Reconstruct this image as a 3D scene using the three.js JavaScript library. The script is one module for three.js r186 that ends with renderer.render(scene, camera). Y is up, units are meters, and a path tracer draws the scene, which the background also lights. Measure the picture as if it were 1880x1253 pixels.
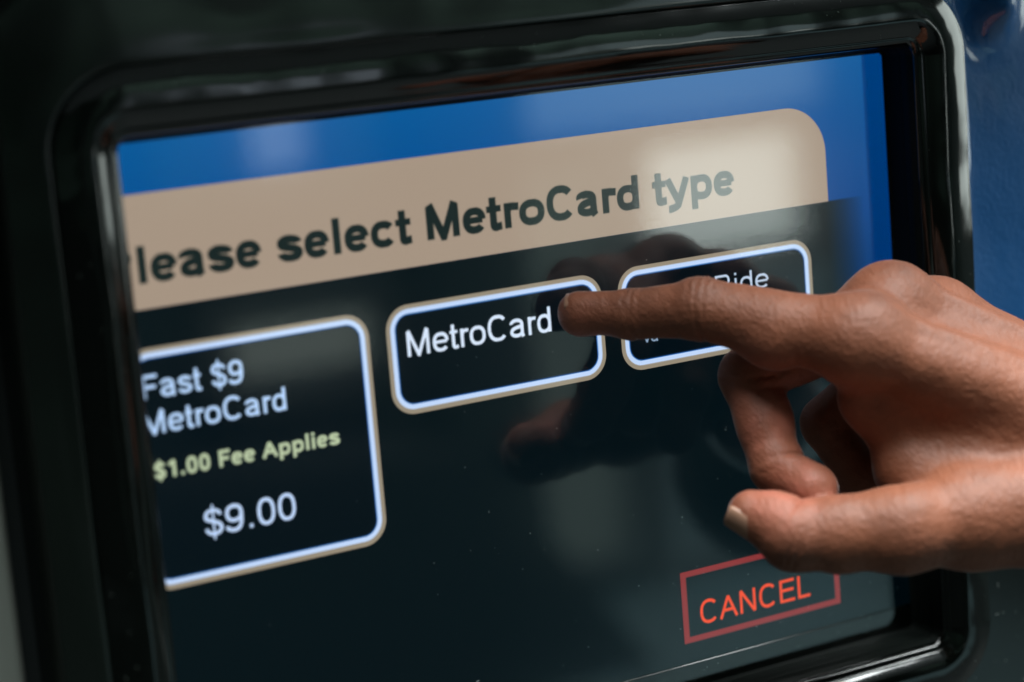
import * as THREE from 'three';
import { mergeGeometries, mergeVertices } from 'three/addons/utils/BufferGeometryUtils.js';
import { ImprovedNoise } from 'three/addons/math/ImprovedNoise.js';
import { RoundedBoxGeometry } from 'three/addons/geometries/RoundedBoxGeometry.js';
import { RectAreaLightUniformsLib } from 'three/addons/lights/RectAreaLightUniformsLib.js';

// ---------------------------------------------------------------- camera, exposure, light
const EYE = 1.25;                                   // height of the middle of the screen above the floor
const scene = new THREE.Scene();
scene.background = new THREE.Color(0, 0, 0);
const renderer = new THREE.WebGLRenderer({ antialias: true });
renderer.setSize(1024, 682);
renderer.toneMapping = THREE.LinearToneMapping;
renderer.toneMappingExposure = 1;
renderer.shadowMap.enabled = true;
RectAreaLightUniformsLib.init();

const camera = new THREE.PerspectiveCamera(17.37, 1024 / 682, 0.05, 40);
camera.position.set(-0.37476, 0.15503 + EYE, 0.65607);
camera.up.set(0.15606, 0.98154, -0.11054);
camera.lookAt(-0.37476 + 0.4769, 0.15503 + EYE - 0.17287, 0.65607 - 0.86179);
camera.focus = 0.787;
camera.userData.fStop = 4.6;
camera.fov = 17.37;
camera.updateProjectionMatrix();

const noise = new ImprovedNoise();
const fbm = (x, y, z, n = 4) => { let s = 0, a = 0.5; for (let i = 0; i < n; i++) { s += a * noise.noise(x, y, z); x *= 2.03; y *= 2.03; z *= 2.03; a *= 0.5; } return s; };
let seed = 7;
const rnd = () => (seed = (seed * 16807) % 2147483647) / 2147483647;
const MM = 0.001;

function tag(o, label, category, group, kind) {
  if (label) o.userData.label = label;
  if (category) o.userData.category = category;
  if (group) o.userData.group = group;
  if (kind) o.userData.kind = kind;
  return o;
}
function add(name, geometry, material, parent = scene) {
  const m = new THREE.Mesh(geometry, material);
  m.name = name; m.castShadow = m.receiveShadow = true;
  parent.add(m);
  return m;
}
function box(x0, x1, y0, y1, z0, z1) {
  const g = new THREE.BoxGeometry(x1 - x0, y1 - y0, z1 - z0);
  g.translate((x0 + x1) / 2, (y0 + y1) / 2, (z0 + z1) / 2);
  return g;
}

// ceiling lamps: a glowing diffuser and an area light of the same size and colour just below it
const lampWhite = [0.93, 1.0, 1.0];
function ceilingLamp(x, z, w, d, strength, label) {
  const t = new THREE.Group(); t.name = lamps++ ? `ceiling_light_${String(lamps - 1).padStart(3, '0')}` : 'ceiling_light';
  t.position.set(x, 3.1, z); scene.add(t);
  tag(t, label, 'ceiling light', 'ceiling lights outside the picture');
  add('housing', box(-w / 2 - 0.03, w / 2 + 0.03, 0.012, 0.1, -d / 2 - 0.03, d / 2 + 0.03), metalGrey, t);
  const g = new THREE.PlaneGeometry(w, d); g.rotateX(Math.PI / 2);
  add('diffuser', g, new THREE.MeshStandardMaterial({ color: 0x111111, emissive: new THREE.Color(...lampWhite), emissiveIntensity: 1.0, roughness: 0.6 }), t);
  const l = new THREE.RectAreaLight(new THREE.Color(...lampWhite), strength, w, d);
  l.name = 'ceiling_lamp'; l.position.set(x, 3.095, z); l.lookAt(x, 0, z); scene.add(l);
}
let lamps = 0;
const metalGrey = new THREE.MeshStandardMaterial({ color: new THREE.Color(0.3, 0.31, 0.3), metalness: 0.8, roughness: 0.4 });
ceilingLamp(0.35, 0.52, 2.2, 0.8, 28, 'broad white ceiling light above the machine');
ceilingLamp(0.96, 1.5, 0.36, 0.16, 8, 'small square ceiling light in the middle of the hall');
ceilingLamp(1.7, 1.5, 0.36, 0.16, 10, 'second small square ceiling light in the middle of the hall');
ceilingLamp(2.1, 1.6, 0.36, 0.4, 48, 'brightest small ceiling light in the middle of the hall');
ceilingLamp(1.9, 2.75, 2.4, 0.7, 13, 'added long white ceiling light that brightens the far wall and floor');  // unseen lamp, added to brighten the far wall and floor

// a tall glazed opening: its panes glow, some added only for what the glass mirrors
function litWindow(name, label, x0, x1, y0, y1, z, strength, color, side) {
  const t = new THREE.Group(); t.name = name; scene.add(t);
  tag(t, label, 'window', 'windows outside the picture');
  const w = x1 - x0, h = y1 - y0;
  const pane = add('pane', new THREE.PlaneGeometry(w, h), new THREE.MeshStandardMaterial({ color: 0x050505, roughness: 0.4, emissive: new THREE.Color(...color), emissiveIntensity: strength * 0.55 }), t);
  const f = [box(-w / 2 - 0.05, w / 2 + 0.05, h / 2, h / 2 + 0.05, -0.03, 0.05), box(-w / 2 - 0.05, w / 2 + 0.05, -h / 2 - 0.05, -h / 2, -0.03, 0.05), box(-w / 2 - 0.05, -w / 2, -h / 2, h / 2, -0.03, 0.05), box(w / 2, w / 2 + 0.05, -h / 2, h / 2, -0.03, 0.05)];
  add('frame', mergeGeometries(f), metalGrey, t);
  const l = new THREE.RectAreaLight(new THREE.Color(...color), strength * 0.45, w, h);
  l.name = 'window_lamp'; scene.add(l);
  if (side) { t.position.set(z, (y0 + y1) / 2, (x0 + x1) / 2); t.rotation.y = -Math.PI / 2; l.position.set(z - 0.06, (y0 + y1) / 2, (x0 + x1) / 2); l.lookAt(0, (y0 + y1) / 2, (x0 + x1) / 2); }
  else { t.position.set((x0 + x1) / 2, (y0 + y1) / 2, z); t.rotation.y = Math.PI; l.position.set((x0 + x1) / 2, (y0 + y1) / 2, z - 0.06); l.lookAt((x0 + x1) / 2, (y0 + y1) / 2, 0); }
}
const day = [0.88, 1.0, 0.95];
litWindow('station_window', 'bright low daylit window in the far wall', 2.2, 2.6, 0.72, 0.96, 3.4, 4.8, day);
litWindow('station_window_001', 'small bluish daylit window near the corner', 2.82, 2.96, 0.98, 1.8, 3.4, 4.2, [0.62, 0.8, 1.0]);
litWindow('station_window_002', 'narrow daylit window between the dark pillars', 1.3, 1.42, 1.02, 1.9, 3.4, 2.4, [0.75, 0.88, 1.0]);
litWindow('station_window_003', 'long daylit window in the side wall', 0.5, 1.9, 0.9, 2.3, 3.55, 5.0, day, true);
litWindow('station_window_004', 'dim frosted window above the bright low one', 1.92, 2.68, 1.02, 1.6, 3.4, 1.4, [0.72, 0.98, 1.0]);
litWindow('station_window_005', 'added dim greenish glowing pane left of the bright window', 1.62, 2.08, 0.1, 0.94, 3.4, 0.5, [0.75, 1.0, 0.9]);  // unseen glowing pane, added to lighten what the screen mirrors
litWindow('station_window_006', 'added dim teal glowing pane under the bright window', 2.2, 2.72, 0.05, 0.66, 3.4, 0.45, [0.62, 0.95, 1.0]);  // another added pane, glowing for the teal haze low on the screen
litWindow('station_window_007', 'added dim glowing strip left of the other panes', 1.22, 1.52, 0.62, 0.72, 3.4, 1.2, [0.85, 1.0, 0.9]);  // invented glowing strip for the pale band mirrored in the screen

// ---------------------------------------------------------------- the station hall round the machine
function plaster(r, g, b, rough = 0.8) { return new THREE.MeshStandardMaterial({ color: new THREE.Color(r, g, b), roughness: rough }); }
let pillars = 0;
const S = (n, g, m) => tag(add(n, g, m), null, null, null, 'structure');
S('floor', box(-3, 3.7, -0.1, 0, -0.6, 3.6), plaster(0.05, 0.06, 0.06, 0.5));
S('floor_001', new THREE.ExtrudeGeometry(new THREE.Shape([[1.3, -2.0], [2.5, -2.0], [2.66, -3.44], [1.72, -3.44]].map(([x, y]) => new THREE.Vector2(x, y))), { depth: 0.004, bevelEnabled: false }).rotateX(-Math.PI / 2), plaster(0.22, 0.33, 0.35, 0.5));  // paler patch of floor, added to lighten the lower reflections
S('added_light_blocker', box(-2.9, 3.55, 2.1, 3.25, 1.9, 2.05), plaster(0.03, 0.04, 0.04));  // added beam that keeps the far lamp off the hand
S('ceiling', box(-3, 3.7, 3.25, 3.35, -0.6, 3.6), plaster(0.25, 0.28, 0.27));
S('wall', box(-3, 3.7, 0.95, 3.25, 3.5, 3.62), plaster(0.25, 0.38, 0.31));
S('wall_001', box(3.6, 3.72, 0, 3.25, -0.6, 3.5), plaster(0.10, 0.13, 0.125));
S('wall_002', box(-3.1, -3, 0, 3.25, -0.6, 3.6), plaster(0.06, 0.08, 0.075));
S('wall_003', box(-3, 3.6, 0, 3.25, -0.7, -0.6), plaster(0.06, 0.08, 0.075));
S('wall_004', box(-3, 3.6, 0, 0.95, 3.6, 3.64), plaster(0.02, 0.025, 0.025));
S('wall_005', new THREE.ExtrudeGeometry(new THREE.Shape([[1.4, 0.95], [1.95, 0], [3.6, 0], [3.6, 0.95]].map(([x, y]) => new THREE.Vector2(x, y))), { depth: 0.08, bevelEnabled: false }).translate(0, 0, 3.5), plaster(0.08, 0.12, 0.13));
S('added_dark_ramp', new THREE.ExtrudeGeometry(new THREE.Shape([[0.5, 0], [1.86, 0], [1.5, 0.5], [0.5, 0.56]].map(([x, y]) => new THREE.Vector2(x, y))), { depth: 0.3, bevelEnabled: false }).translate(0, 0, 2.9), plaster(0.015, 0.02, 0.02));  // unseen dark mass, added for the sloping dark area in the reflections
for (const [x, w, z] of [[0.35, 0.3, 3.2], [0.95, 0.16, 3.25], [1.68, 0.2, 3.25], [2.74, 0.1, 3.25]]) S(pillars++ ? `pillar_00${pillars - 1}` : 'pillar', box(x - w / 2, x + w / 2, 0, 3.25, z - 0.1, z + 0.1), plaster(0.02, 0.03, 0.028, 0.6));

// ---------------------------------------------------------------- the ticket machine
const machine = new THREE.Group(); machine.name = 'ticket_machine'; scene.add(machine);
tag(machine, 'ticket vending machine with a glowing touch screen in a glossy black bezel', 'ticket machine');

// flecks of dust and scratches that show on the lower right of the black plastic
function flecks(count, lens) {
  const c = document.createElement('canvas'); c.width = c.height = 1024;
  const g = c.getContext('2d'); g.fillStyle = '#060907'; g.fillRect(0, 0, 1024, 1024);
  for (let i = 0; i < count; i++) {
    const x = rnd() * 1024, y = rnd() * 1024, a = rnd() * 6.28, l = rnd() < 0.8 ? rnd() * 2.5 : rnd() * lens, v = 50 + rnd() * 120 | 0;
    g.strokeStyle = `rgb(${v},${v + 5},${v})`; g.lineWidth = 0.7 + rnd() * 1.4; g.lineCap = 'round';
    g.beginPath(); g.moveTo(x, y); g.lineTo(x + Math.cos(a) * l, y + Math.sin(a) * l); g.stroke();
  }
  const t = new THREE.CanvasTexture(c); t.colorSpace = THREE.SRGBColorSpace; t.wrapS = t.wrapT = THREE.RepeatWrapping;
  return t;
}
function noiseTexture(n, fn) {
  const d = new Uint8Array(n * n * 4);
  for (let y = 0; y < n; y++) for (let x = 0; x < n; x++) { const v = Math.max(0, Math.min(255, 255 * fn(x / n, y / n))); const k = (y * n + x) * 4; d[k] = d[k + 1] = d[k + 2] = v; d[k + 3] = 255; }
  const t = new THREE.DataTexture(d, n, n); t.wrapS = t.wrapT = THREE.RepeatWrapping; t.magFilter = t.minFilter = THREE.LinearFilter; t.needsUpdate = true;
  return t;
}
// periodic noise: the lattice wraps after p cells
const lattice = {};
function periodic(u, v, p, s) {
  const key = p + '_' + s; let L = lattice[key];
  if (!L) { L = lattice[key] = new Float32Array(p * p); let k = s * 7919 + 13; for (let i = 0; i < p * p; i++) { k = (k * 16807) % 2147483647; L[i] = k / 2147483647; } }
  const x = u * p, y = v * p, i = Math.floor(x), j = Math.floor(y), a = x - i, b = y - j, sx = a * a * (3 - 2 * a), sy = b * b * (3 - 2 * b);
  const at = (m, n) => L[((n % p) + p) % p * p + ((m % p) + p) % p];
  return (at(i, j) * (1 - sx) + at(i + 1, j) * sx) * (1 - sy) + (at(i, j + 1) * (1 - sx) + at(i + 1, j + 1) * sx) * sy;
}
const peel = noiseTexture(512, (u, v) => 0.45 * periodic(u, v, 24, 1) + 0.35 * periodic(u, v, 70, 2) + 0.2 * periodic(u, v, 150, 3));
peel.repeat.set(9, 9);
const shadeBlackPlastic = new THREE.MeshPhysicalMaterial({ color: 0xffffff, map: flecks(420, 22), roughness: 0.14, ior: 1.5 });
shadeBlackPlastic.map.repeat.set(6, 6);
const plainBlack = new THREE.MeshPhysicalMaterial({ color: new THREE.Color(0.005, 0.0075, 0.006), roughness: 0.15, ior: 1.5 });
const bezelPlastic = new THREE.MeshPhysicalMaterial({ color: 0xffffff, map: flecks(240, 10), roughness: 0.09, ior: 1.52 });
bezelPlastic.map.repeat.set(8, 8);
const bluePaint = new THREE.MeshPhysicalMaterial({ color: new THREE.Color(0.0, 0.08, 0.26), roughness: 0.55, specularIntensity: 0.5, clearcoat: 0.9, clearcoatRoughness: 0.07, bumpMap: peel, bumpScale: 0.00022 });
const steel = new THREE.MeshStandardMaterial({ color: new THREE.Color(0.24, 0.25, 0.22), metalness: 0.5, roughness: 0.5 });
const cabinetPaint = new THREE.MeshStandardMaterial({ color: new THREE.Color(0.02, 0.025, 0.025), roughness: 0.5 });

// aperture of the bezel, in metres about the middle of the screen
const AP = { x0: -0.1477, x1: 0.1545, y0: -0.116, y1: 0.107, r: 0.003 };
function ringPoint(d) {                             // outline of the aperture pushed out by d, as a list of [x, y, nx, ny, length]
  const out = [], r = AP.r + d, cx0 = AP.x0 + AP.r, cx1 = AP.x1 - AP.r, cy0 = AP.y0 + AP.r, cy1 = AP.y1 - AP.r, N = 70, K = 28;
  const side = (x0, y0, x1, y1, nx, ny) => { for (let i = 0; i < N; i++) { const t = i / N; out.push([x0 + (x1 - x0) * t + nx * r, y0 + (y1 - y0) * t + ny * r, nx, ny]); } };
  const arc = (cx, cy, a0) => { for (let i = 0; i < K; i++) { const a = a0 - (i / K) * Math.PI / 2; out.push([cx + Math.cos(a) * r, cy + Math.sin(a) * r, Math.cos(a), Math.sin(a)]); } };
  side(cx0, cy1, cx1, cy1, 0, 1); arc(cx1, cy1, Math.PI / 2);
  side(cx1, cy1, cx1, cy0, 1, 0); arc(cx1, cy0, 0);
  side(cx1, cy0, cx0, cy0, 0, -1); arc(cx0, cy0, -Math.PI / 2);
  side(cx0, cy0, cx0, cy1, -1, 0); arc(cx0, cy1, Math.PI);
  return out;
}
function bezelGeometry(recess) {
  // the wall of the recess with its moulded ribs, its lip, the cushioned face and the outer flank: [out from the aperture, height] in millimetres
  const key = [[-1.2, 0.9], [-0.1, 1.7], [0, 1.9], [0, 3.4], [0.3, 3.7], [0.35, 5.2], [0.55, 5.5], [0.6, 8.2], [0.9, 8.6], [0.95, 9.6], [0.8, 9.9], [0.85, 12.6], [1.2, 13], [1.25, 14.1], [1.6, 14.4], [1.65, 15.2]];
  if (!recess) {
    key.length = 0; key.push([1.64, 14.9]);
    for (let i = 0; i <= 10; i++) { const a = i / 10 * Math.PI / 2; key.push([1.65 + 2.8 * (1 - Math.cos(a)), 15.0 + 2.6 * Math.sin(a)]); }
    key.push([4.6, 17.7], [4.8, 18.0], [5.2, 18.2]);
    for (let i = 1; i <= 18; i++) { const t = i / 18; key.push([5.2 + 6.3 * t, 18.2 + 3.0 * Math.sin(t * Math.PI / 2)]); }
    for (let i = 1; i <= 20; i++) { const t = i / 20; key.push([11.5 + 11 * t, 21.2 - 2.2 * t * t]); }
    for (let i = 1; i <= 4; i++) { const a = i / 4 * Math.PI / 2; key.push([22.5 + 0.4 * Math.sin(a), 19 - 0.4 * (1 - Math.cos(a))]); }
    key.push([22.9, 12], [22.9, 5]);
  }
  const pos = [], uv = [], idx = [], rows = key.length;
  let n = 0;
  for (const [d, z] of key) {
    const ring = ringPoint(d * MM); n = ring.length + 1;
    for (let i = 0; i < n; i++) {
      const [x, y] = ring[i % ring.length], w = Math.max(0, Math.min(1, (d - 4) / 8));
      const dz = w * (0.001 * noise.noise(x * 20, y * 20, 3.1) + 0.00022 * noise.noise(x * 60, y * 60, 9.2) + 0.00005 * noise.noise(x * 220, y * 220, 1.2));
      pos.push(x, y + EYE, z * MM + dz); uv.push(x * 1.0, y * 1.0);
    }
  }
  for (let j = 0; j + 1 < rows; j++) for (let i = 0; i + 1 < n; i++) { const a = j * n + i, b = a + 1, c = a + n, e = c + 1; idx.push(a, c, b, b, c, e); }
  const g = new THREE.BufferGeometry();
  g.setAttribute('position', new THREE.Float32BufferAttribute(pos, 3)); g.setAttribute('uv', new THREE.Float32BufferAttribute(uv, 2)); g.setIndex(idx);
  g.computeVertexNormals();
  const a = g.attributes.normal;                    // the seam of the ring shares its normals
  for (let j = 0; j < rows; j++) { const p = j * n, q = p + n - 1, v = new THREE.Vector3(a.getX(p) + a.getX(q), a.getY(p) + a.getY(q), a.getZ(p) + a.getZ(q)).normalize(); a.setXYZ(p, v.x, v.y, v.z); a.setXYZ(q, v.x, v.y, v.z); }
  return g;
}
add('bezel', bezelGeometry(false), bezelPlastic, machine);
add('recess_wall', bezelGeometry(true), new THREE.MeshPhysicalMaterial({ color: new THREE.Color(0.006, 0.008, 0.007), roughness: 0.5, specularIntensity: 0.15 }), machine);

// the moulded casing that the bezel flows into above, to the left and below; to the right it stops at the blue panel
{
  const rows = [], pos = [], uv = [], idx = [], ring0 = ringPoint(0.0228), first = ring0.findIndex(([, y, , ny]) => ny === -1), order = [];
  for (let i = first; i < ring0.length; i++) order.push(i);
  for (let i = 0; i < 70; i++) order.push(i);
  rows.push([22.4, 16.8], [22.8, 17.6], [23.3, 18.2], [24.2, 18.5]);
  for (let i = 1; i <= 24; i++) { const t = i / 24; rows.push([24.2 + 30 * t, 18.5 - 3.6 * (0.5 - 0.5 * Math.cos(t * Math.PI))]); }
  rows.push([70, 14.8], [110, 14.6]);
  for (const [d, z] of rows) { const ring = ringPoint(d * MM); for (const i of order) {
    const [x0, y] = ring[i], x = Math.max(x0, -0.186 + 0.0004 * Math.sin(d)), w = Math.min(1, (d - 22) / 6);
    pos.push(x, y + EYE, (x0 < -0.186 ? 0.0146 - Math.min(0.006, (-0.186 - x0) * 2) : z * MM + w * (0.0012 * noise.noise(x * 14, y * 18, 7.3) + 0.0004 * noise.noise(x * 40, y * 40, 1.7)))); uv.push(x, y);
  } }
  const n = order.length;
  for (let j = 0; j + 1 < rows.length; j++) for (let i = 0; i + 1 < n; i++) { const a = j * n + i, b = a + 1, c = a + n, e = c + 1; idx.push(a, c, b, b, c, e); }
  const g = new THREE.BufferGeometry();
  g.setAttribute('position', new THREE.Float32BufferAttribute(pos, 3)); g.setAttribute('uv', new THREE.Float32BufferAttribute(uv, 2)); g.setIndex(idx); g.computeVertexNormals();
  add('casing', g, plainBlack, machine);
}

function roundRect(x0, x1, y0, y1, r) {            // the outline as a list of points, none of them twice
  const out = [];
  for (const [cx, cy, a0] of [[x1 - r, y0 + r, -0.5], [x1 - r, y1 - r, 0], [x0 + r, y1 - r, 0.5], [x0 + r, y0 + r, 1]]) for (let i = 0; i <= 14; i++) { const a = (a0 + i / 28) * Math.PI; out.push(new THREE.Vector2(cx + Math.cos(a) * r, cy + Math.sin(a) * r)); }
  return out;
}
function sheet(x0, x1, y0, y1, z0, z1, bevel, hole) {
  const s = new THREE.Shape(roundRect(x0 + bevel, x1 - bevel, y0 + bevel, y1 - bevel, 0.004));
  if (hole) s.holes.push(new THREE.Path(roundRect(AP.x0 - hole, AP.x1 + hole, AP.y0 - hole, AP.y1 + hole, hole + 0.002).reverse()));
  const g = new THREE.ExtrudeGeometry(s, { depth: z1 - z0 - 2 * bevel, bevelEnabled: true, bevelThickness: bevel, bevelSize: bevel, bevelSegments: 5, curveSegments: 20 });
  g.translate(0, EYE, z0 + bevel);
  return g;
}
add('front_panel', sheet(-0.186, 0.164, -0.42, 0.33, -0.012, 0.0138, 0.003, 0.0185), plainBlack, machine);
// the blue side panel is pressed sheet metal with soft dents and a lip along the bezel
{
  const nx = 120, ny = 220, x0 = 0.166, x1 = 0.42, y0 = -0.075, y1 = 0.33, pos = [], uv = [], idx = [];
  for (let j = 0; j <= ny; j++) for (let i = 0; i <= nx; i++) {
    const x = x0 + (x1 - x0) * i / nx, y = y0 + (y1 - y0) * j / ny;
    const cx = Math.max(0, x - (AP.x1 - AP.r)), cy = Math.max(0, y - (AP.y1 - AP.r)), d = Math.hypot(cx, cy) - AP.r;   // distance from the aperture
    let z = 0.0085 + 0.0045 * Math.exp(-(((d - 0.0265) / 0.002) ** 2)) + 0.0024 * noise.noise(x * 24, y * 12, 5.7) + 0.0004 * noise.noise(x * 60, y * 40, 2.2);
    z += 0.011 * Math.exp(-(((x - 0.2) / 0.009) ** 2 + ((y - 0.12) / 0.011) ** 2));
    pos.push(x, y + EYE, z); uv.push(x, y);
  }
  for (let j = 0; j < ny; j++) for (let i = 0; i < nx; i++) { const a = j * (nx + 1) + i; idx.push(a, a + 1, a + nx + 1, a + 1, a + nx + 2, a + nx + 1); }
  const g = new THREE.BufferGeometry();
  g.setAttribute('position', new THREE.Float32BufferAttribute(pos, 3)); g.setAttribute('uv', new THREE.Float32BufferAttribute(uv, 2)); g.setIndex(idx); g.computeVertexNormals();
  tag(add('side_panel', g, bluePaint, machine), 'blue painted metal side panel');
}
add('shaded_lower_panel', sheet(0.166, 0.42, -0.42, -0.074, -0.012, 0.0135, 0.004), shadeBlackPlastic, machine);  // dark lower part of the blue panel, its shade set in as black
tag(add('edge_trim', sheet(-0.26, -0.193, -0.42, 0.33, -0.03, 0.004, 0.003), steel, machine), 'pale grey metal edge trim');
tag(add('hood', new RoundedBoxGeometry(0.68, 0.26, 0.22, 4, 0.012).translate(0.08, EYE + 0.46, 0.03), cabinetPaint, machine), 'dark hood over the screen');
add('cabinet', box(-0.255, 0.415, 0.05, 1.6, -0.5, -0.006), cabinetPaint, machine);

// ---------------------------------------------------------------- what the screen shows, drawn on its own coarse pixels
const UI = { x0: -165, x1: 157, y0: -120, y1: 110, k: 3.15 };      // millimetres; k screen pixels per millimetre
const PW = Math.round((UI.x1 - UI.x0) * UI.k), PH = Math.round((UI.y1 - UI.y0) * UI.k), UP = 2;
const X = (mm) => (mm - UI.x0) * UI.k, Y = (mm) => (UI.y1 - mm) * UI.k;

// a grotesque alphabet drawn with a pen: each letter gets strokes in thousandths of the em, y up; h is half the pen
const LETTERS = {
  P: [667, 611, (c, h, A) => { c.M(95 + h, 0); c.L(95 + h, 716 - h); c.L(A - 240, 716 - h); c.C(A - 20 - h, 716 - h, A - 20 - h, 310 + h, A - 240, 310 + h); c.L(95 + h, 310 + h); }],
  R: [722, 722, (c, h, A) => { c.M(95 + h, 0); c.L(95 + h, 716 - h); c.L(A - 260, 716 - h); c.C(A - 50 - h, 716 - h, A - 50 - h, 330, A - 260, 330); c.L(95 + h, 330); c.M(A - 330, 330); c.C(A - 230, 310, A - 160, 160, A - 65, 0); }],
  M: [833, 833, (c, h, A) => { c.M(74 + h, 0); c.L(74 + h, 716 - h * 0.6); c.M(74 + h * 1.1, 716); c.L(A / 2 - 4, 30); c.L(A / 2 + 4, 30); c.L(A - 74 - h * 1.1, 716); c.M(A - 74 - h, 716 - h * 0.6); c.L(A - 74 - h, 0); }],
  N: [722, 722, (c, h, A) => { c.M(76 + h, 0); c.L(76 + h, 700); c.L(A - 76 - h, 16); c.L(A - 76 - h, 716); }],
  A: [667, 722, (c, h, A) => { c.M(h, 0); c.L(A / 2, 716 - h); c.L(A - h, 0); c.M(130, 250); c.L(A - 130, 250); }],
  E: [667, 667, (c, h, A) => { c.M(A - 50, 716 - h); c.L(79 + h, 716 - h); c.L(79 + h, h); c.L(A - 40, h); c.M(79 + h, 375); c.L(A - 80, 375); }],
  F: [611, 611, (c, h, A) => { c.M(A - 45, 716 - h); c.L(82 + h, 716 - h); c.L(82 + h, 0); c.M(82 + h, 355); c.L(A - 100, 355); }],
  L: [556, 611, (c, h, A) => { c.M(73 + h, 716); c.L(73 + h, h); c.L(A - 30, h); }],
  C: [722, 722, (c, h, A) => { c.arc(A / 2 + 8, 358, A / 2 - 48 - h, 370 - h, 38, 318); }],
  S: [667, 667, (c, h, A) => { c.s(45 + h, A - 50 - h, -12 + h, 728 - h); }],
  $: [556, 556, (c, h, A) => { c.s(36 + h, A - 36 - h, -12 + h, 725 - h); c.pen(0.6); c.M(A / 2, -105); c.L(A / 2, 815); c.pen(1); }],
  0: [556, 556, (c, h, A) => { c.arc(A / 2, 353, A / 2 - 42 - h, 365 - h, 0, 360); }],
  1: [556, 556, (c, h, A) => { c.M(330, 0); c.L(330, 700); c.C(300, 620, 200, 560, 110, 535); }],
  9: [556, 556, (c, h, A) => { c.arc(A / 2 - 8, 480, A / 2 - 46 - h, 238 - h, 0, 360); c.M(A - 50 - h, 470); c.C(A - 45 - h, 120, A - 170, -12 + h, A / 2 - 30, -12 + h); c.C(160, -12 + h, 80, 50, 62, 160); }],
  '.': [278, 278, (c, h, A) => { c.M(A / 2, 0); c.L(A / 2, 2 * h + 8); }],
  l: [222, 278, (c, h, A) => { c.M(A / 2, 0); c.L(A / 2, 716); }],
  i: [222, 278, (c, h, A) => { c.M(A / 2, 0); c.L(A / 2, 519); c.M(A / 2, 716 - 2 * h); c.L(A / 2, 716); }],
  t: [278, 333, (c, h, A) => { const x = A * 0.36; c.M(x + h * 0.4, 680); c.L(x + h * 0.4, 110); c.C(x + h * 0.4, 10, A - 80, h - 5, A - 10, h - 2); c.pen(0.85); c.M(15, 519 - h); c.L(A - 15, 519 - h); c.pen(1); }],
  e: [556, 556, (c, h, A) => { const rx = A / 2 - 30 - h; c.arc(A / 2, 259, rx, 271 - h, 2, 322); c.pen(0.85); c.M(A / 2 - rx, 265); c.L(A / 2 + rx, 265); c.pen(1); }],
  o: [556, 611, (c, h, A) => { c.arc(A / 2, 259, A / 2 - 27 - h, 271 - h, 0, 360); }],
  c: [500, 556, (c, h, A) => { c.arc(A / 2 + 8, 259, A / 2 - 24 - h, 271 - h, 36, 322); }],
  d: [556, 611, (c, h, A) => { c.M(A - 68 - h, 0); c.L(A - 68 - h, 716); c.arc(A / 2 - 14, 259, A / 2 - 52 - h, 271 - h, 0, 360); }],
  p: [556, 611, (c, h, A) => { c.M(66 + h, -199); c.L(66 + h, 519); c.arc(A / 2 + 14, 259, A / 2 - 52 - h, 271 - h, 0, 360); }],
  g: [556, 611, (c, h, A) => { c.M(A - 68 - h, 519); c.L(A - 68 - h, 20); c.C(A - 68 - h, -240 + h, 90, -260 + h, 68, -70); c.arc(A / 2 - 14, 259, A / 2 - 52 - h, 271 - h, 0, 360); }],
  n: [556, 611, (c, h, A) => { c.M(66 + h, 0); c.L(66 + h, 519); c.M(66 + h, 330); c.C(100 + h, 560, A - 68 - h, 580, A - 68 - h, 340); c.L(A - 68 - h, 0); }],
  r: [333, 389, (c, h, A) => { c.M(66 + h, 0); c.L(66 + h, 519); c.M(66 + h, 300); c.C(80 + h, 470, 190, 525 - h, A - 5, 505 - h); }],
  s: [500, 556, (c, h, A) => { c.s(28 + h, A - 26 - h, -12 + h, 530 - h); }],
  a: [556, 556, (c, h, A) => { c.M(55 + h * 0.6, 375); c.C(80, 560 - h, A - 80 - h, 580 - h, A - 80 - h, 360); c.L(A - 80 - h, 120); c.C(A - 80 - h, 60, A - 60 - h, 30, A - 45 - h, 0);
    c.M(A - 80 - h, 320); c.C(A - 190, 270, 36 + h, 310, 36 + h, 150); c.C(36 + h, -30 + h, A - 110, -50 + h, A - 80 - h, 190); }],
  v: [500, 556, (c, h, A) => { c.M(10 + h * 0.6, 519); c.L(A / 2, h * 0.6); c.L(A - 10 - h * 0.6, 519); }],
  y: [500, 556, (c, h, A) => { c.M(15 + h * 0.6, 519); c.L(A / 2 + 5, 30); c.M(A - 12 - h * 0.6, 519); c.L(A / 2, -60); c.C(A / 2 - 50, -190 + h, 120, -210 + h, 60, -205 + h); }],
};
const widthOf = (s, bold) => [...s].reduce((w, ch) => w + (ch === ' ' ? 278 : LETTERS[ch][bold ? 1 : 0]), 0);
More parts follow.
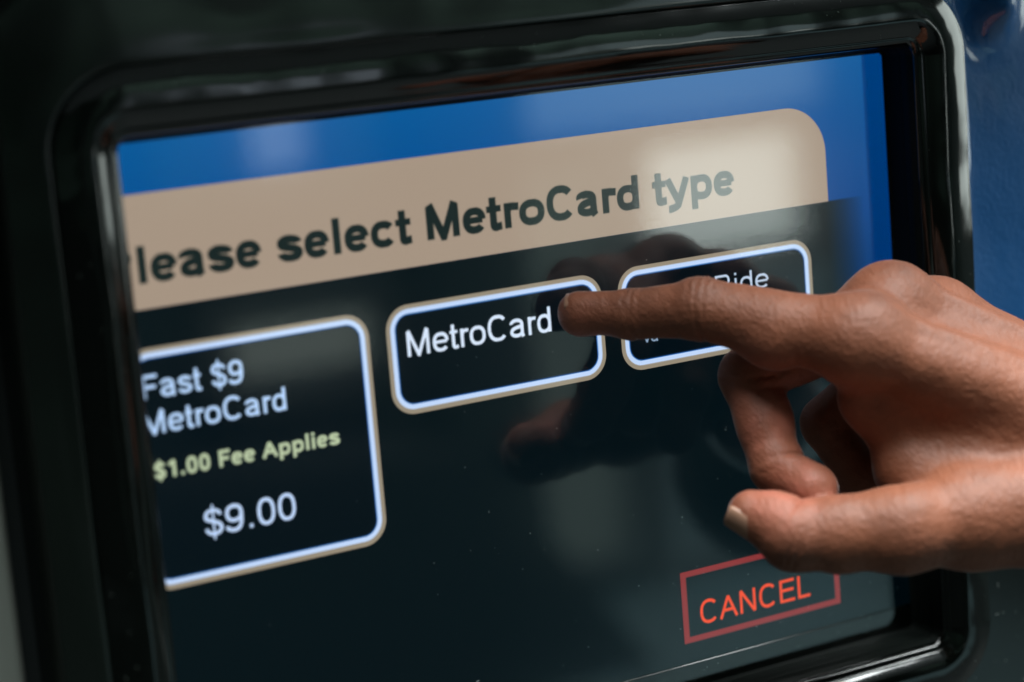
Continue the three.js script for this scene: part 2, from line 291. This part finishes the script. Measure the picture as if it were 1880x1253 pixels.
// writes s with its first letter at x0 (mm), its baseline at y (mm) and the given height of a capital, stretched to end at x1
function write(g, s, x0, x1, y, cap, pen, bold, color) {
  const em = cap / 716, sx = (x1 - x0) / widthOf(s, bold), h = pen / 2;
  let at = 0;
  g.strokeStyle = color; g.lineCap = 'butt'; g.lineJoin = 'miter'; g.miterLimit = 1.6;
  let mid = 0;
  const px = (x) => X(x0 + (at + mid + (x - mid) * (bold ? 1.07 : 1.02)) * sx), py = (v) => Y(y + v * em), scale = em * UI.k;
  const c = {
    begun: false, w: 1,
    flush() { if (this.begun) { g.lineWidth = pen * scale * this.w; g.stroke(); } this.begun = false; },
    pen(w) { this.flush(); this.w = w; },
    M(x, v) { if (!this.begun) g.beginPath(); this.begun = true; g.moveTo(px(x), py(v)); },
    L(x, v) { g.lineTo(px(x), py(v)); },
    C(a, b, d, e, x, v) { g.bezierCurveTo(px(a), py(b), px(d), py(e), px(x), py(v)); },
    arc(cx, cy, rx, ry, a0, a1) { for (let i = 0; i <= 48; i++) { const a = (a0 + (a1 - a0) * i / 48) * Math.PI / 180, q = (u) => Math.sign(u) * Math.abs(u) ** 0.84, x = cx + q(Math.cos(a)) * rx, v = cy + q(Math.sin(a)) * ry; i ? this.L(x, v) : this.M(x, v); } },
    s(l, r, b, t) { const m = (l + r) / 2, q = (t - b); this.M(r - 4, b + q * 0.76); this.C(r - 30, t + q * 0.04, l, t + q * 0.08, l + 4, b + q * 0.74); this.C(l + 4, b + q * 0.5, r, b + q * 0.56, r, b + q * 0.25); this.C(r, b - q * 0.08, l + 20, b - q * 0.06, l, b + q * 0.26); },
  };
  for (const ch of s) {
    if (ch === ' ') { at += 278; continue; }
    const [a, b, draw] = LETTERS[ch], A = bold ? b : a; mid = A / 2;
    draw(c, h, A); c.flush(); c.w = 1;
    at += A;
  }
}
function uiTexture(paint) {
  const big = document.createElement('canvas'); big.width = PW * UP; big.height = PH * UP;
  const c = document.createElement('canvas'); c.width = PW; c.height = PH;
  const g = c.getContext('2d'); paint(g);
  const b = big.getContext('2d'); b.imageSmoothingEnabled = false; b.drawImage(c, 0, 0, PW * UP, PH * UP);
  const t = new THREE.CanvasTexture(big); t.colorSpace = THREE.SRGBColorSpace; t.magFilter = THREE.LinearFilter;
  return t;
}
const TITLE = { x0: -149.9, x1: 125.6, y0: 54, y1: 89.9, r: 17.5 };
const BUTTONS = [[-150, -65.2, -36.3, 41.8, 8.5], [-58.9, 25.3, 4.9, 41.9, 8.5], [31.9, 116.3, 4.9, 41.9, 8.5]];
const CANCEL = [49.2, 120.6, -98.8, -71.8];
const glow = (t) => new THREE.MeshPhysicalMaterial({ color: 0x020303, roughness: 0.12, ior: 1.45, emissive: 0xffffff, emissiveMap: t, emissiveIntensity: 1 });

const screenTex = uiTexture((g) => {
  const sky = g.createLinearGradient(0, Y(106), 0, Y(-20));
  sky.addColorStop(0, '#00599c'); sky.addColorStop(0.45, '#004488'); sky.addColorStop(0.8, '#003062'); sky.addColorStop(1, '#00080c');
  g.fillStyle = sky; g.fillRect(0, 0, PW, PH);
  const edge = g.createLinearGradient(0, Y(106), 0, Y(-20));
  edge.addColorStop(0, '#003f80'); edge.addColorStop(0.7, '#003370'); edge.addColorStop(1, '#00060a');
  g.fillStyle = edge; g.fillRect(X(144.6), 0, PW, PH);
  const middle = g.createLinearGradient(X(124), 0, X(142), 0);
  middle.addColorStop(0, 'rgba(3,16,21,1)'); middle.addColorStop(1, 'rgba(3,16,21,0)');
  g.fillStyle = middle; g.fillRect(0, Y(54), PW, PH);
});
const emptyTex = '#020e15';
const textTex = uiTexture((g) => {
  g.fillStyle = emptyTex; g.fillRect(0, 0, PW, PH);
  g.fillStyle = '#a89684'; g.fillRect(X(TITLE.x0), Y(TITLE.y1 + 1), X(TITLE.x1 + 1) - X(TITLE.x0), (TITLE.y1 - TITLE.y0 + 2) * UI.k);
  write(g, 'Please select MetroCard type', -153.2, 84.5, 62.0, 11.7, 158, true, '#182524');
  for (const [x0, x1, y0, y1, r] of BUTTONS) {
    const path = (o) => { g.beginPath(); g.roundRect(X(x0 + o), Y(y1 - o), (x1 - x0 - 2 * o) * UI.k, (y1 - y0 - 2 * o) * UI.k, (r - o) * UI.k); };
    g.fillStyle = '#a39682'; g.fillRect(X(x0) - 3, Y(y1) - 3, (x1 - x0) * UI.k + 6, (y1 - y0) * UI.k + 6);
    for (let y = 0; y < (y1 - y0) * UI.k; y++) for (let x = 0; x < (x1 - x0) * UI.k; x++) if ((x + y) % 2) { g.fillStyle = '#8c8371'; g.fillRect(Math.floor(X(x0)) + x, Math.floor(Y(y1)) + y, 1, 1); }
    path(1.5); g.fillStyle = '#c4dcff'; g.fill();
    path(3.2); g.fillStyle = '#1b57a0'; g.fill();
    path(3.6); g.fillStyle = emptyTex; g.fill();
  }
  write(g, 'Fast $9', -145.6, -110, 25.6, 7.8, 118, false, '#b9d8ff');
  write(g, 'MetroCard', -146.6, -96.1, 14.3, 7.7, 118, false, '#b9d8ff');
  write(g, '$1.00 Fee Applies', -144.0, -79.0, -0.3, 5.6, 165, true, '#b9c8a4');
  write(g, '$9.00', -129.6, -96.6, -21.9, 9.0, 102, false, '#c4dcff');
  write(g, 'MetroCard', -52.5, 4.9, 24.25, 8.85, 106, false, '#dcebff');
  write(g, 'SingleRide', 37.7, 97.0, 26.3, 7.3, 98, false, '#c4d4ea');
  write(g, 'va', 41.0, 47.5, 14.1, 5.2, 100, false, '#8fa6c0');
  const [cx0, cx1, cy0, cy1] = CANCEL;
  g.fillStyle = '#8a2f30'; g.fillRect(X(cx0), Y(cy1), (cx1 - cx0) * UI.k, (cy1 - cy0) * UI.k);
  g.fillStyle = '#04161c'; g.fillRect(X(cx0 + 2.5), Y(cy1 - 2.3), (cx1 - cx0 - 5.0) * UI.k, (cy1 - cy0 - 4.6) * UI.k);
  write(g, 'CANCEL', 56.2, 107.0, -93.0, 8.9, 104, false, '#f04a22');
});
function uiSheet(shape, z) {                       // a flat piece of the picture on the screen, textured where it lies
  const g = new THREE.ShapeGeometry(shape, 20), p = g.attributes.position, uv = new Float32Array(p.count * 2);
  for (let i = 0; i < p.count; i++) { uv[2 * i] = (p.getX(i) / MM - UI.x0) / (UI.x1 - UI.x0); uv[2 * i + 1] = (p.getY(i) / MM - UI.y0) / (UI.y1 - UI.y0); }
  g.setAttribute('uv', new THREE.BufferAttribute(uv, 2));
  g.translate(0, EYE, z);
  return g;
}
const rect = (x0, x1, y0, y1) => new THREE.Shape([[x0, y0], [x1, y0], [x1, y1], [x0, y1]].map(([x, y]) => new THREE.Vector2(x * MM, y * MM)));
const screen = tag(add('screen', uiSheet(rect(-149.9, 154.4, -106, 106.9), 0), glow(screenTex), machine), 'lit screen with a blue top and right edge and a black middle');
const textGlow = glow(textTex);
{
  const s = new THREE.Shape(), r = TITLE.r * MM, x0 = TITLE.x0 * MM, x1 = TITLE.x1 * MM, y0 = TITLE.y0 * MM, y1 = TITLE.y1 * MM;
  s.moveTo(x0, y0); s.lineTo(x1, y0); s.lineTo(x1, y1 - r); s.absarc(x1 - r, y1 - r, r, 0, Math.PI / 2, false); s.lineTo(x0, y1);
  tag(add('title_banner', uiSheet(s, 0.00015), textGlow, screen), 'tan title banner with bold black lettering');
  const words = ['tall button with white outline at the left edge of the screen', 'middle button with white outline under the pointing finger', 'right button with white outline, partly behind the finger'];
  BUTTONS.forEach(([a, b, c, d, q], i) => tag(add(i ? `screen_button_00${i}` : 'screen_button', uiSheet(new THREE.Shape(roundRect(a * MM, b * MM, c * MM, d * MM, q * MM)), 0.00015), textGlow, screen), words[i]));
  tag(add('cancel_button', uiSheet(rect(...CANCEL), 0.00015), textGlow, screen), 'cancel button with a red frame and red lettering');
}
// the touch glass lies in front of the display
add('screen_ledge', sheet(-0.1499, 0.1544, -0.1159, -0.106, -0.003, 0.001, 0.0006), bezelPlastic, machine);
add('touch_glass', new THREE.PlaneGeometry(0.3043, 0.2228).translate(0.00225, EYE - 0.0045, 0.0015), new THREE.MeshPhysicalMaterial({ color: 0xffffff, roughness: 0.02, transmission: 1, thickness: 0, ior: 1.5 }), machine);

// specks of dust on the glass, thickest towards its lower right corner
{
  const parts = [];
  for (let i = 0; i < 170; i++) {
    const x = -0.14 + 0.29 * Math.sqrt(rnd()), y = 0.1 - 0.21 * Math.sqrt(rnd()), r = (0.05 + 0.14 * rnd() ** 3) * MM, g = new THREE.CircleGeometry(r, 5);
    g.scale(rnd() < 0.15 ? 5 : 1, 1, 1); g.rotateZ(rnd() * 6.3); g.translate(x, y + EYE, 0.00158); parts.push(g);
  }
  tag(add('dust', mergeGeometries(parts), new THREE.MeshStandardMaterial({ color: new THREE.Color(0.45, 0.47, 0.45), roughness: 0.9, side: THREE.DoubleSide }), machine), null, null, null, 'stuff');
}

// ---------------------------------------------------------------- the person's hand: joints in millimetres about the middle of the screen
const J = {
  i_tip: [10.7, 30.8, 9.4], i_dip: [23.1, 29.7, 22.4], i_pip: [38.1, 31.1, 42.1], i_mcp: [74.1, 18.8, 80.7],
  m_mcp: [96.3, 24.9, 68.5], m_pip: [56.0, 5.4, 42.0], m_dip: [51.7, -22.5, 60.3], m_tip: [54.8, -28.8, 74.9],
  r_mcp: [118.4, 16.7, 65.0], r_pip: [85.5, -16.1, 45.3], r_dip: [88.7, -35.3, 59.0], r_tip: [96.3, -34.1, 74.6],
  p_mcp: [140.0, 3.8, 63.3], p_pip: [115.5, -27.2, 49.0], p_dip: [118.4, -39.4, 62.3], p_tip: [123.1, -38.3, 74.0],
  i_cmc: [133.7, -14.1, 114.5], m_cmc: [144.6, -10.3, 105.8], r_cmc: [155.3, -13.5, 98.4], p_cmc: [163.8, -21.5, 93.2],
  t_cmc: [116.1, -39.5, 119.1], t_mcp: [68.0, -39.4, 104.1], t_ip: [39.3, -38.8, 85.7], t_tip: [30.1, -31.8, 74.6],
  thenar: [95.7, -39.3, 107.8], web: [90.2, -25.9, 88.1], web_a: [79.3, -2.7, 75.1], web_b: [88.5, -28.3, 83.0],
  i_flesh: [54.1, 20.9, 59.9], t_flesh: [51.9, -40.9, 94.3], wrist: [162.4, -29.7, 119.6], fore: [220.4, -63.1, 179.2],
  elbow: [283.8, -100.6, 268.3], pale_m: [54.9, -8.6, 55.8], pale_t: [34.5, -24.1, 84.8], pale_mt: [47.5, -23.9, 79.2],
  pale_i: [51.6, 13.5, 56.5],
};
// chains of [joint, radius]; the first joint of each finger is rooted in the palm
const FINGERS = {
  index: [['i_mcp', 13], ['i_pip', 10.2], ['i_dip', 8.2], ['i_tip', 7.3]],
  middle: [['m_mcp', 12.3], ['m_pip', 10], ['m_dip', 8.8], ['m_tip', 7.6]],
  ring: [['r_mcp', 11.5], ['r_pip', 9.2], ['r_dip', 8.2], ['r_tip', 7.2]],
  little: [['p_mcp', 10.5], ['p_pip', 8.0], ['p_dip', 7.2], ['p_tip', 6.4]],
  thumb: [['t_mcp', 12.8], ['t_ip', 11.3], ['t_tip', 7.6]],
};
const PALM = [['i_mcp', 12.5, 'i_cmc', 14], ['m_mcp', 12, 'm_cmc', 15], ['r_mcp', 11.5, 'r_cmc', 15], ['p_mcp', 10.5, 'p_cmc', 14], ['i_mcp', 11, 'm_mcp', 11], ['m_mcp', 11, 'r_mcp', 11], ['r_mcp', 10.5, 'p_mcp', 10],
  ['t_cmc', 15, 't_mcp', 12.5], ['t_cmc', 16, 'thenar', 16], ['thenar', 14, 'web', 7], ['web', 7, 'i_cmc', 12], ['web_a', 7, 'web_b', 7], ['web_b', 8, 'i_cmc', 13], ['web_a', 7, 'i_cmc', 13],
  ['t_cmc', 16, 'wrist', 25], ['i_cmc', 14, 'wrist', 25], ['p_cmc', 14, 'wrist', 23], ['wrist', 25, 'fore', 29], ['fore', 29, 'elbow', 36]];
// pads of flesh and knuckles: [finger, x, y, z, radius, blend]
const across = (a, b, t) => [0, 1, 2].map((k) => J[a][k] + (J[b][k] - J[a][k]) * t);
const BACK = [0.30, 0.85, 0.44];                    // out of the back of the hand
const out = (p, v, d) => [0, 1, 2].map((k) => p[k] + v[k] * d);
const PADS = [['index', J.i_flesh, 10.5, 8], ['thumb', J.t_flesh, 10.8, 6], ['index', out(J.i_pip, [0.0, 0.95, 0.2], 2.6), 7.6, 4], ['index', out(J.i_tip, [0.1, -0.6, -0.3], 1.4), 6.6, 4], ['middle', out(J.m_tip, [0.3, 0.4, 0.5], 1.5), 7.2, 4], ['thumb', out(across('t_ip', 't_tip', 0.5), [0.4, 0.8, 0], 2.2), 8.4, 4],
  ['middle', out(across('m_pip', 'm_dip', 0.5), [0.3, 0, 0.8], 1.6), 8.6, 5], ['thumb', out(J.t_ip, [-0.6, -0.4, 0.6], 2.2), 9.6, 4]];
const KNUCKLES = [[out(J.i_mcp, BACK, 1.6), 11.4], [out(J.m_mcp, BACK, 2.4), 10.6], [out(J.r_mcp, BACK, 3.0), 9.8], [out(J.p_mcp, BACK, 2.5), 8.8]];
const TENDONS = [['i_mcp', 'i_cmc', 11.4, 11], ['m_mcp', 'm_cmc', 11.4, 12.2], ['r_mcp', 'r_cmc', 10.8, 12.2]];
function cone(p, a, ra, b, rb) {                    // signed distance to a tapered capsule, and how far along it
  const bx = b[0] - a[0], by = b[1] - a[1], bz = b[2] - a[2], px = p[0] - a[0], py = p[1] - a[1], pz = p[2] - a[2];
  const t = Math.max(0, Math.min(1, (px * bx + py * by + pz * bz) / (bx * bx + by * by + bz * bz)));
  return Math.hypot(px - t * bx, py - t * by, pz - t * bz) - (ra + (rb - ra) * t);
}
const smin = (a, b, k) => { const h = Math.max(0, k - Math.abs(a - b)) / k; return Math.min(a, b) - h * h * k * 0.25; };
const ball = (p, c, r) => Math.hypot(p[0] - c[0], p[1] - c[1], p[2] - c[2]) - r;
const dist = (p, q) => Math.hypot(p[0] - q[0], p[1] - q[1], p[2] - q[2]);
// folds of the skin: [finger, point, along the bone, side it is on, depth, width, reach]
const unit = (a, b) => { const v = [0, 1, 2].map((k) => J[b][k] - J[a][k]), l = Math.hypot(...v); return v.map((x) => x / l); };
const CREASES = [];
{
  const cam = [-0.48, 0.17, 0.86], fold = (f, a, b, t, side, r, depth, width) => CREASES.push([f, out(across(a, b, t), side, r), unit(a, b), depth, width, 9]);
  for (const [t, d] of [[-0.16, 0.5], [-0.05, 0.7], [0.06, 0.6], [0.17, 0.4]]) fold('index', 'i_pip', 'i_dip', t, [0.1, 0.95, 0.25], 9, d, 0.8);
  for (const [t, d] of [[0.9, 0.35], [1.0, 0.5], [1.1, 0.35]]) fold('index', 'i_pip', 'i_dip', t, [0.1, 0.95, 0.25], 8, d, 0.7);
  fold('index', 'i_pip', 'i_dip', 0.0, [-0.1, -0.9, 0.3], 9, 0.8, 1.0); fold('index', 'i_pip', 'i_dip', 0.98, [-0.1, -0.9, 0.3], 8, 0.7, 0.9); fold('index', 'i_mcp', 'i_pip', 0.42, [-0.1, -0.9, 0.3], 11, 0.8, 1.3);
  fold('middle', 'm_pip', 'm_dip', 0.1, [0.3, 0.3, 0.85], 9, 1.1, 1.1); fold('middle', 'm_pip', 'm_dip', 0.22, [0.5, 0.2, 0.8], 9, 0.6, 0.9); fold('middle', 'm_pip', 'm_dip', 0.93, [0.4, 0.2, 0.85], 9, 1.2, 1.0);
  for (const [t, d] of [[-0.12, 0.5], [0.02, 0.6], [0.16, 0.4]]) fold('thumb', 't_ip', 't_tip', t, [-0.6, -0.4, 0.6], 10, d, 0.8);
  fold('thumb', 't_ip', 't_tip', 0.05, [0.3, 0.9, 0], 10, 0.8, 1.0); fold('thumb', 't_mcp', 't_ip', 0.1, [0.2, 0.9, 0.2], 12, 0.7, 1.4); fold('thumb', 't_mcp', 't_ip', -0.05, cam, 12, 0.4, 1.2);
}
function handField(p) {
  let palm = 1e9;
  for (const [a, ra, b, rb] of PALM) palm = smin(palm, cone(p, J[a], ra, J[b], rb), 10);
  for (const [c, r] of KNUCKLES) palm = smin(palm, ball(p, c, r), 7);
  for (const [a, b, o0, o1] of TENDONS) palm = smin(palm, cone(p, out(J[a], BACK, o0), 2.4, out(J[b], BACK, o1), 2.4), 5);
  let d = palm;
  for (const key in FINGERS) {
    const ch = FINGERS[key]; let f = 1e9;
    for (let i = 0; i + 1 < ch.length; i++) f = smin(f, cone(p, J[ch[i][0]], ch[i][1], J[ch[i + 1][0]], ch[i + 1][1]), 3);
    for (const [k, c, r, w] of PADS) if (k === key) f = smin(f, ball(p, c, r), w);
    if (f > 25) { d = Math.min(d, f); continue; }
    if (Math.abs(f) < 4) for (const [k, c, v, depth, width, reach] of CREASES) if (k === key) {
      const x = p[0] - c[0], y = p[1] - c[1], z = p[2] - c[2], r2 = (x * x + y * y + z * z) / (reach * reach); if (r2 > 4) continue;
      const s = x * v[0] + y * v[1] + z * v[2] + 0.5 * noise.noise(p[0] * 0.25, p[1] * 0.25, p[2] * 0.25); f += depth * Math.exp(-s * s / (width * width) - r2);
    }
    const root = J[ch[0][0]], q = Math.max(0, Math.min(1, (dist(p, root) - 16) / 16));
    d = smin(d, f, 9 - 7.8 * q);
  }
  if (Math.abs(d) < 3) d += 0.5 * noise.noise(p[0] * 0.07, p[1] * 0.07, p[2] * 0.07) + 0.14 * noise.noise(p[0] * 0.24, p[1] * 0.3, p[2] * 0.24) + 0.1 * Math.abs(noise.noise(p[0] * 0.5, p[1] * 0.5, p[2] * 0.5));
  return d;
}
function surfaceNet(field, lo, hi, cell) {          // a smooth mesh of the zero of a field
  const n = [0, 1, 2].map((k) => Math.ceil((hi[k] - lo[k]) / cell) + 1), sy = n[0], sz = n[0] * n[1], f = new Float32Array(sz * n[2]);
  const p = [0, 0, 0];
  // a coarse pass skips the cells far from the surface
  const B = 6;
  for (let k0 = 0; k0 < n[2]; k0 += B) for (let j0 = 0; j0 < n[1]; j0 += B) for (let i0 = 0; i0 < n[0]; i0 += B) {
    const c = [lo[0] + (i0 + B / 2) * cell, lo[1] + (j0 + B / 2) * cell, lo[2] + (k0 + B / 2) * cell], m = field(c), far = Math.abs(m) > B * cell * 1.0 + 4;
    for (let k = k0; k < Math.min(n[2], k0 + B); k++) for (let j = j0; j < Math.min(n[1], j0 + B); j++) for (let i = i0; i < Math.min(n[0], i0 + B); i++) {
      if (far) { f[k * sz + j * sy + i] = m; continue; }
      p[0] = lo[0] + i * cell; p[1] = lo[1] + j * cell; p[2] = lo[2] + k * cell; f[k * sz + j * sy + i] = field(p);
    }
  }
  const id = new Int32Array(f.length).fill(-1), pos = [], idx = [];
  const E = [[0, 1], [2, 3], [4, 5], [6, 7], [0, 2], [1, 3], [4, 6], [5, 7], [0, 4], [1, 5], [2, 6], [3, 7]];
  for (let k = 0; k + 1 < n[2]; k++) for (let j = 0; j + 1 < n[1]; j++) for (let i = 0; i + 1 < n[0]; i++) {
    const o = k * sz + j * sy + i, v = [f[o], f[o + 1], f[o + sy], f[o + sy + 1], f[o + sz], f[o + sz + 1], f[o + sz + sy], f[o + sz + sy + 1]];
    let neg = 0; for (const q of v) neg += q < 0;
    if (neg === 0 || neg === 8) continue;
    let x = 0, y = 0, z = 0, c = 0;
    for (const [a, b] of E) if ((v[a] < 0) !== (v[b] < 0)) { const t = v[a] / (v[a] - v[b]), g = (s) => ((a >> s) & 1) * (1 - t) + ((b >> s) & 1) * t; x += g(0); y += g(1); z += g(2); c++; }
    id[o] = pos.length / 3;
    pos.push(lo[0] + (i + x / c) * cell, lo[1] + (j + y / c) * cell, lo[2] + (k + z / c) * cell);
  }
  const quad = (a, b, c, d, flip) => { if (a < 0 || b < 0 || c < 0 || d < 0) return; flip ? idx.push(a, c, b, b, c, d) : idx.push(a, b, c, b, d, c); };
  for (let k = 1; k + 1 < n[2]; k++) for (let j = 1; j + 1 < n[1]; j++) for (let i = 1; i + 1 < n[0]; i++) {
    const o = k * sz + j * sy + i, s = f[o] < 0;
    if (s !== (f[o + 1] < 0)) quad(id[o - sy - sz], id[o - sz], id[o - sy], id[o], !s);
    if (s !== (f[o + sy] < 0)) quad(id[o - 1 - sz], id[o - sz], id[o - 1], id[o], s);
    if (s !== (f[o + sz] < 0)) quad(id[o - 1 - sy], id[o - sy], id[o - 1], id[o], !s);
  }
  return { pos, idx };
}
const DARK = [[out(J.i_pip, [0, 0.95, 0.2], 9), 8], [out(J.i_dip, [0.1, 0.95, 0.1], 6), 10], [out(J.i_mcp, BACK, 12), 11], [out(J.m_mcp, BACK, 12), 11], [out(J.t_ip, [-0.6, -0.4, 0.6], 10), 8]];  // the patch behind the index nail is part pigment, part painted shade
const PALE = [[J.pale_m, 16], [J.pale_t, 13], [J.pale_mt, 13], [J.pale_i, 11], [[13, 25, 9], 10]];  // the middle finger patch is also paler for the light it catches
function handGeometry() {
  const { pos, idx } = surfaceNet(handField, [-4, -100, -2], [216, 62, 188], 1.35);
  const n = pos.length / 3, nor = new Float32Array(n * 3), col = new Float32Array(n * 3), uv = new Float32Array(n * 2), e = 0.6;
  for (let i = 0; i < n; i++) {
    const p = [pos[3 * i], pos[3 * i + 1], pos[3 * i + 2]], g = [0, 1, 2].map((k) => { const a = [...p], b = [...p]; a[k] += e; b[k] -= e; return handField(a) - handField(b); }), l = Math.hypot(...g) || 1;
    for (let k = 0; k < 3; k++) nor[3 * i + k] = g[k] / l;
    const m = 1 + 0.34 * fbm(p[0] * 0.06, p[1] * 0.06, p[2] * 0.06) + 0.2 * fbm(p[0] * 0.35, p[1] * 0.35, p[2] * 0.35, 3);
    // darker knuckles and paler, pinker finger pads in mottled patches, some shade and light painted in
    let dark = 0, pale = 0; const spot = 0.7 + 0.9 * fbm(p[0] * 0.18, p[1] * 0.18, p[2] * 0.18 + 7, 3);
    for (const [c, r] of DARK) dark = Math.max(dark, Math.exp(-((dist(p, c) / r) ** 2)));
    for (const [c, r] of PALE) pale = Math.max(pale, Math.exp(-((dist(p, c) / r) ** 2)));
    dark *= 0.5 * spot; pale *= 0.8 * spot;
    [[0.205, 0.45, 0.085], [0.064, 0.135, 0.032], [0.029, 0.088, 0.019]].forEach(([base, pad, knuckleAndShade], k) => { col[3 * i + k] = m * (base + (pad - base) * pale + (knuckleAndShade * 0.75 - base) * dark); });
    uv[2 * i] = (p[0] * 0.865 + p[2] * 0.5) * 0.02; uv[2 * i + 1] = p[1] * 0.02;
    for (let k = 0; k < 3; k++) pos[3 * i + k] *= MM;
    pos[3 * i + 1] += EYE;
  }
  const g = new THREE.BufferGeometry();
  g.setAttribute('position', new THREE.Float32BufferAttribute(pos, 3)); g.setAttribute('normal', new THREE.BufferAttribute(nor, 3));
  g.setAttribute('color', new THREE.BufferAttribute(col, 3)); g.setAttribute('uv', new THREE.BufferAttribute(uv, 2)); g.setIndex(idx);
  return g;
}
const pores = noiseTexture(512, (u, v) => 0.5 * periodic(u, v, 40, 5) + 0.3 * periodic(u, v, 90, 6) + 0.2 * periodic(u, v, 200, 7));
const skin = new THREE.MeshPhysicalMaterial({ color: 0xffffff, vertexColors: true, roughness: 0.6, ior: 1.5, bumpMap: pores, bumpScale: 0.00028, sheen: 0.9, sheenColor: new THREE.Color(0.9, 0.84, 0.84), sheenRoughness: 0.5 });
const person = new THREE.Group(); person.name = 'person'; scene.add(person);
tag(person, 'hand reaching in from the right, index finger extended to press the middle button', 'person');
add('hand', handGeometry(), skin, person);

// a fingernail: a curved plate over the end of a finger, from a to b along its bone, facing up
function nail(a, b, up, r0, r1, half) {
  const A = new THREE.Vector3(...a), B = new THREE.Vector3(...b), dir = B.clone().sub(A).normalize(), U = new THREE.Vector3(...up).addScaledVector(dir, -dir.dot(new THREE.Vector3(...up))).normalize(), W = dir.clone().cross(U);
  const pos = [], uv = [], idx = [], N = 12, M = 12;
  for (const lift of [0.25, -0.7]) for (let j = 0; j <= M; j++) for (let i = 0; i <= N; i++) {
    const t = j / M, s = (i / N) * 2 - 1, w = half * Math.min(1, Math.sqrt(Math.max(0, 1 - ((Math.max(0, 0.3 - t) / 0.3) ** 2))) * 0.35 + 0.65), a2 = s * w, r = r0 + (r1 - r0) * t + lift - 0.5 * s ** 6;
    const p = A.clone().lerp(B, t + (1 - s * s) * 0.06 * (t - 0.5)).addScaledVector(U, Math.cos(a2) * r - 0.5 * t * t).addScaledVector(W, Math.sin(a2) * r);
    pos.push(p.x * MM, p.y * MM + EYE, p.z * MM); uv.push(i / N, t);
  }
  const row = N + 1, off = row * (M + 1);
  for (let j = 0; j < M; j++) for (let i = 0; i < N; i++) { const k = j * row + i; idx.push(k, k + 1, k + row, k + 1, k + row + 1, k + row, k + off, k + row + off, k + 1 + off, k + 1 + off, k + row + off, k + row + 1 + off); }
  const edge = (k, l) => idx.push(k, l, k + off, l, l + off, k + off);
  for (let i = 0; i < N; i++) { edge(i + 1, i); edge(M * row + i, M * row + i + 1); }
  for (let j = 0; j < M; j++) { edge(j * row, (j + 1) * row); edge((j + 1) * row + N, j * row + N); }
  const g = new THREE.BufferGeometry(); g.setAttribute('position', new THREE.Float32BufferAttribute(pos, 3)); g.setAttribute('uv', new THREE.Float32BufferAttribute(uv, 2)); g.setIndex(idx); g.computeVertexNormals();
  return g;
}
const nailPlate = new THREE.MeshPhysicalMaterial({ color: new THREE.Color(0.38, 0.2, 0.13), roughness: 0.4, ior: 1.5 });
add('fingernail', nail(across('i_dip', 'i_tip', 0.45), out(J.i_tip, [-0.62, 0.08, -0.5], 5.5), [-0.12, 0.98, 0.16], 7.3, 6.6, 0.95), nailPlate, person);
add('fingernail', nail(across('t_ip', 't_tip', 0.62), out(J.t_tip, [-0.58, 0.36, -0.72], 6), [-0.97, -0.22, 0.05], 8.6, 7.0, 0.8), nailPlate, person);
// the dark sleeve from which the forearm comes, beyond the right edge of the picture
{
  const a = new THREE.Vector3(...J.fore), b = new THREE.Vector3(...J.elbow), far = b.clone().addScaledVector(b.clone().sub(a).normalize(), 180), len = far.distanceTo(a), pts = [];
  for (let i = 0; i <= 24; i++) { const t = i / 24; pts.push(new THREE.Vector2((36 + 22 * t + 1.6 * Math.sin(i * 1.9)) * MM, len * t * MM)); }
  pts.unshift(new THREE.Vector2(33 * MM, 2 * MM));
  const g = new THREE.LatheGeometry(pts, 40);
  g.applyQuaternion(new THREE.Quaternion().setFromUnitVectors(new THREE.Vector3(0, 1, 0), far.clone().sub(a).normalize()));
  g.translate(a.x * MM, a.y * MM + EYE, a.z * MM);
  add('sleeve', g, new THREE.MeshStandardMaterial({ color: new THREE.Color(0.02, 0.022, 0.025), roughness: 0.9 }), person);
}

renderer.render(scene, camera);
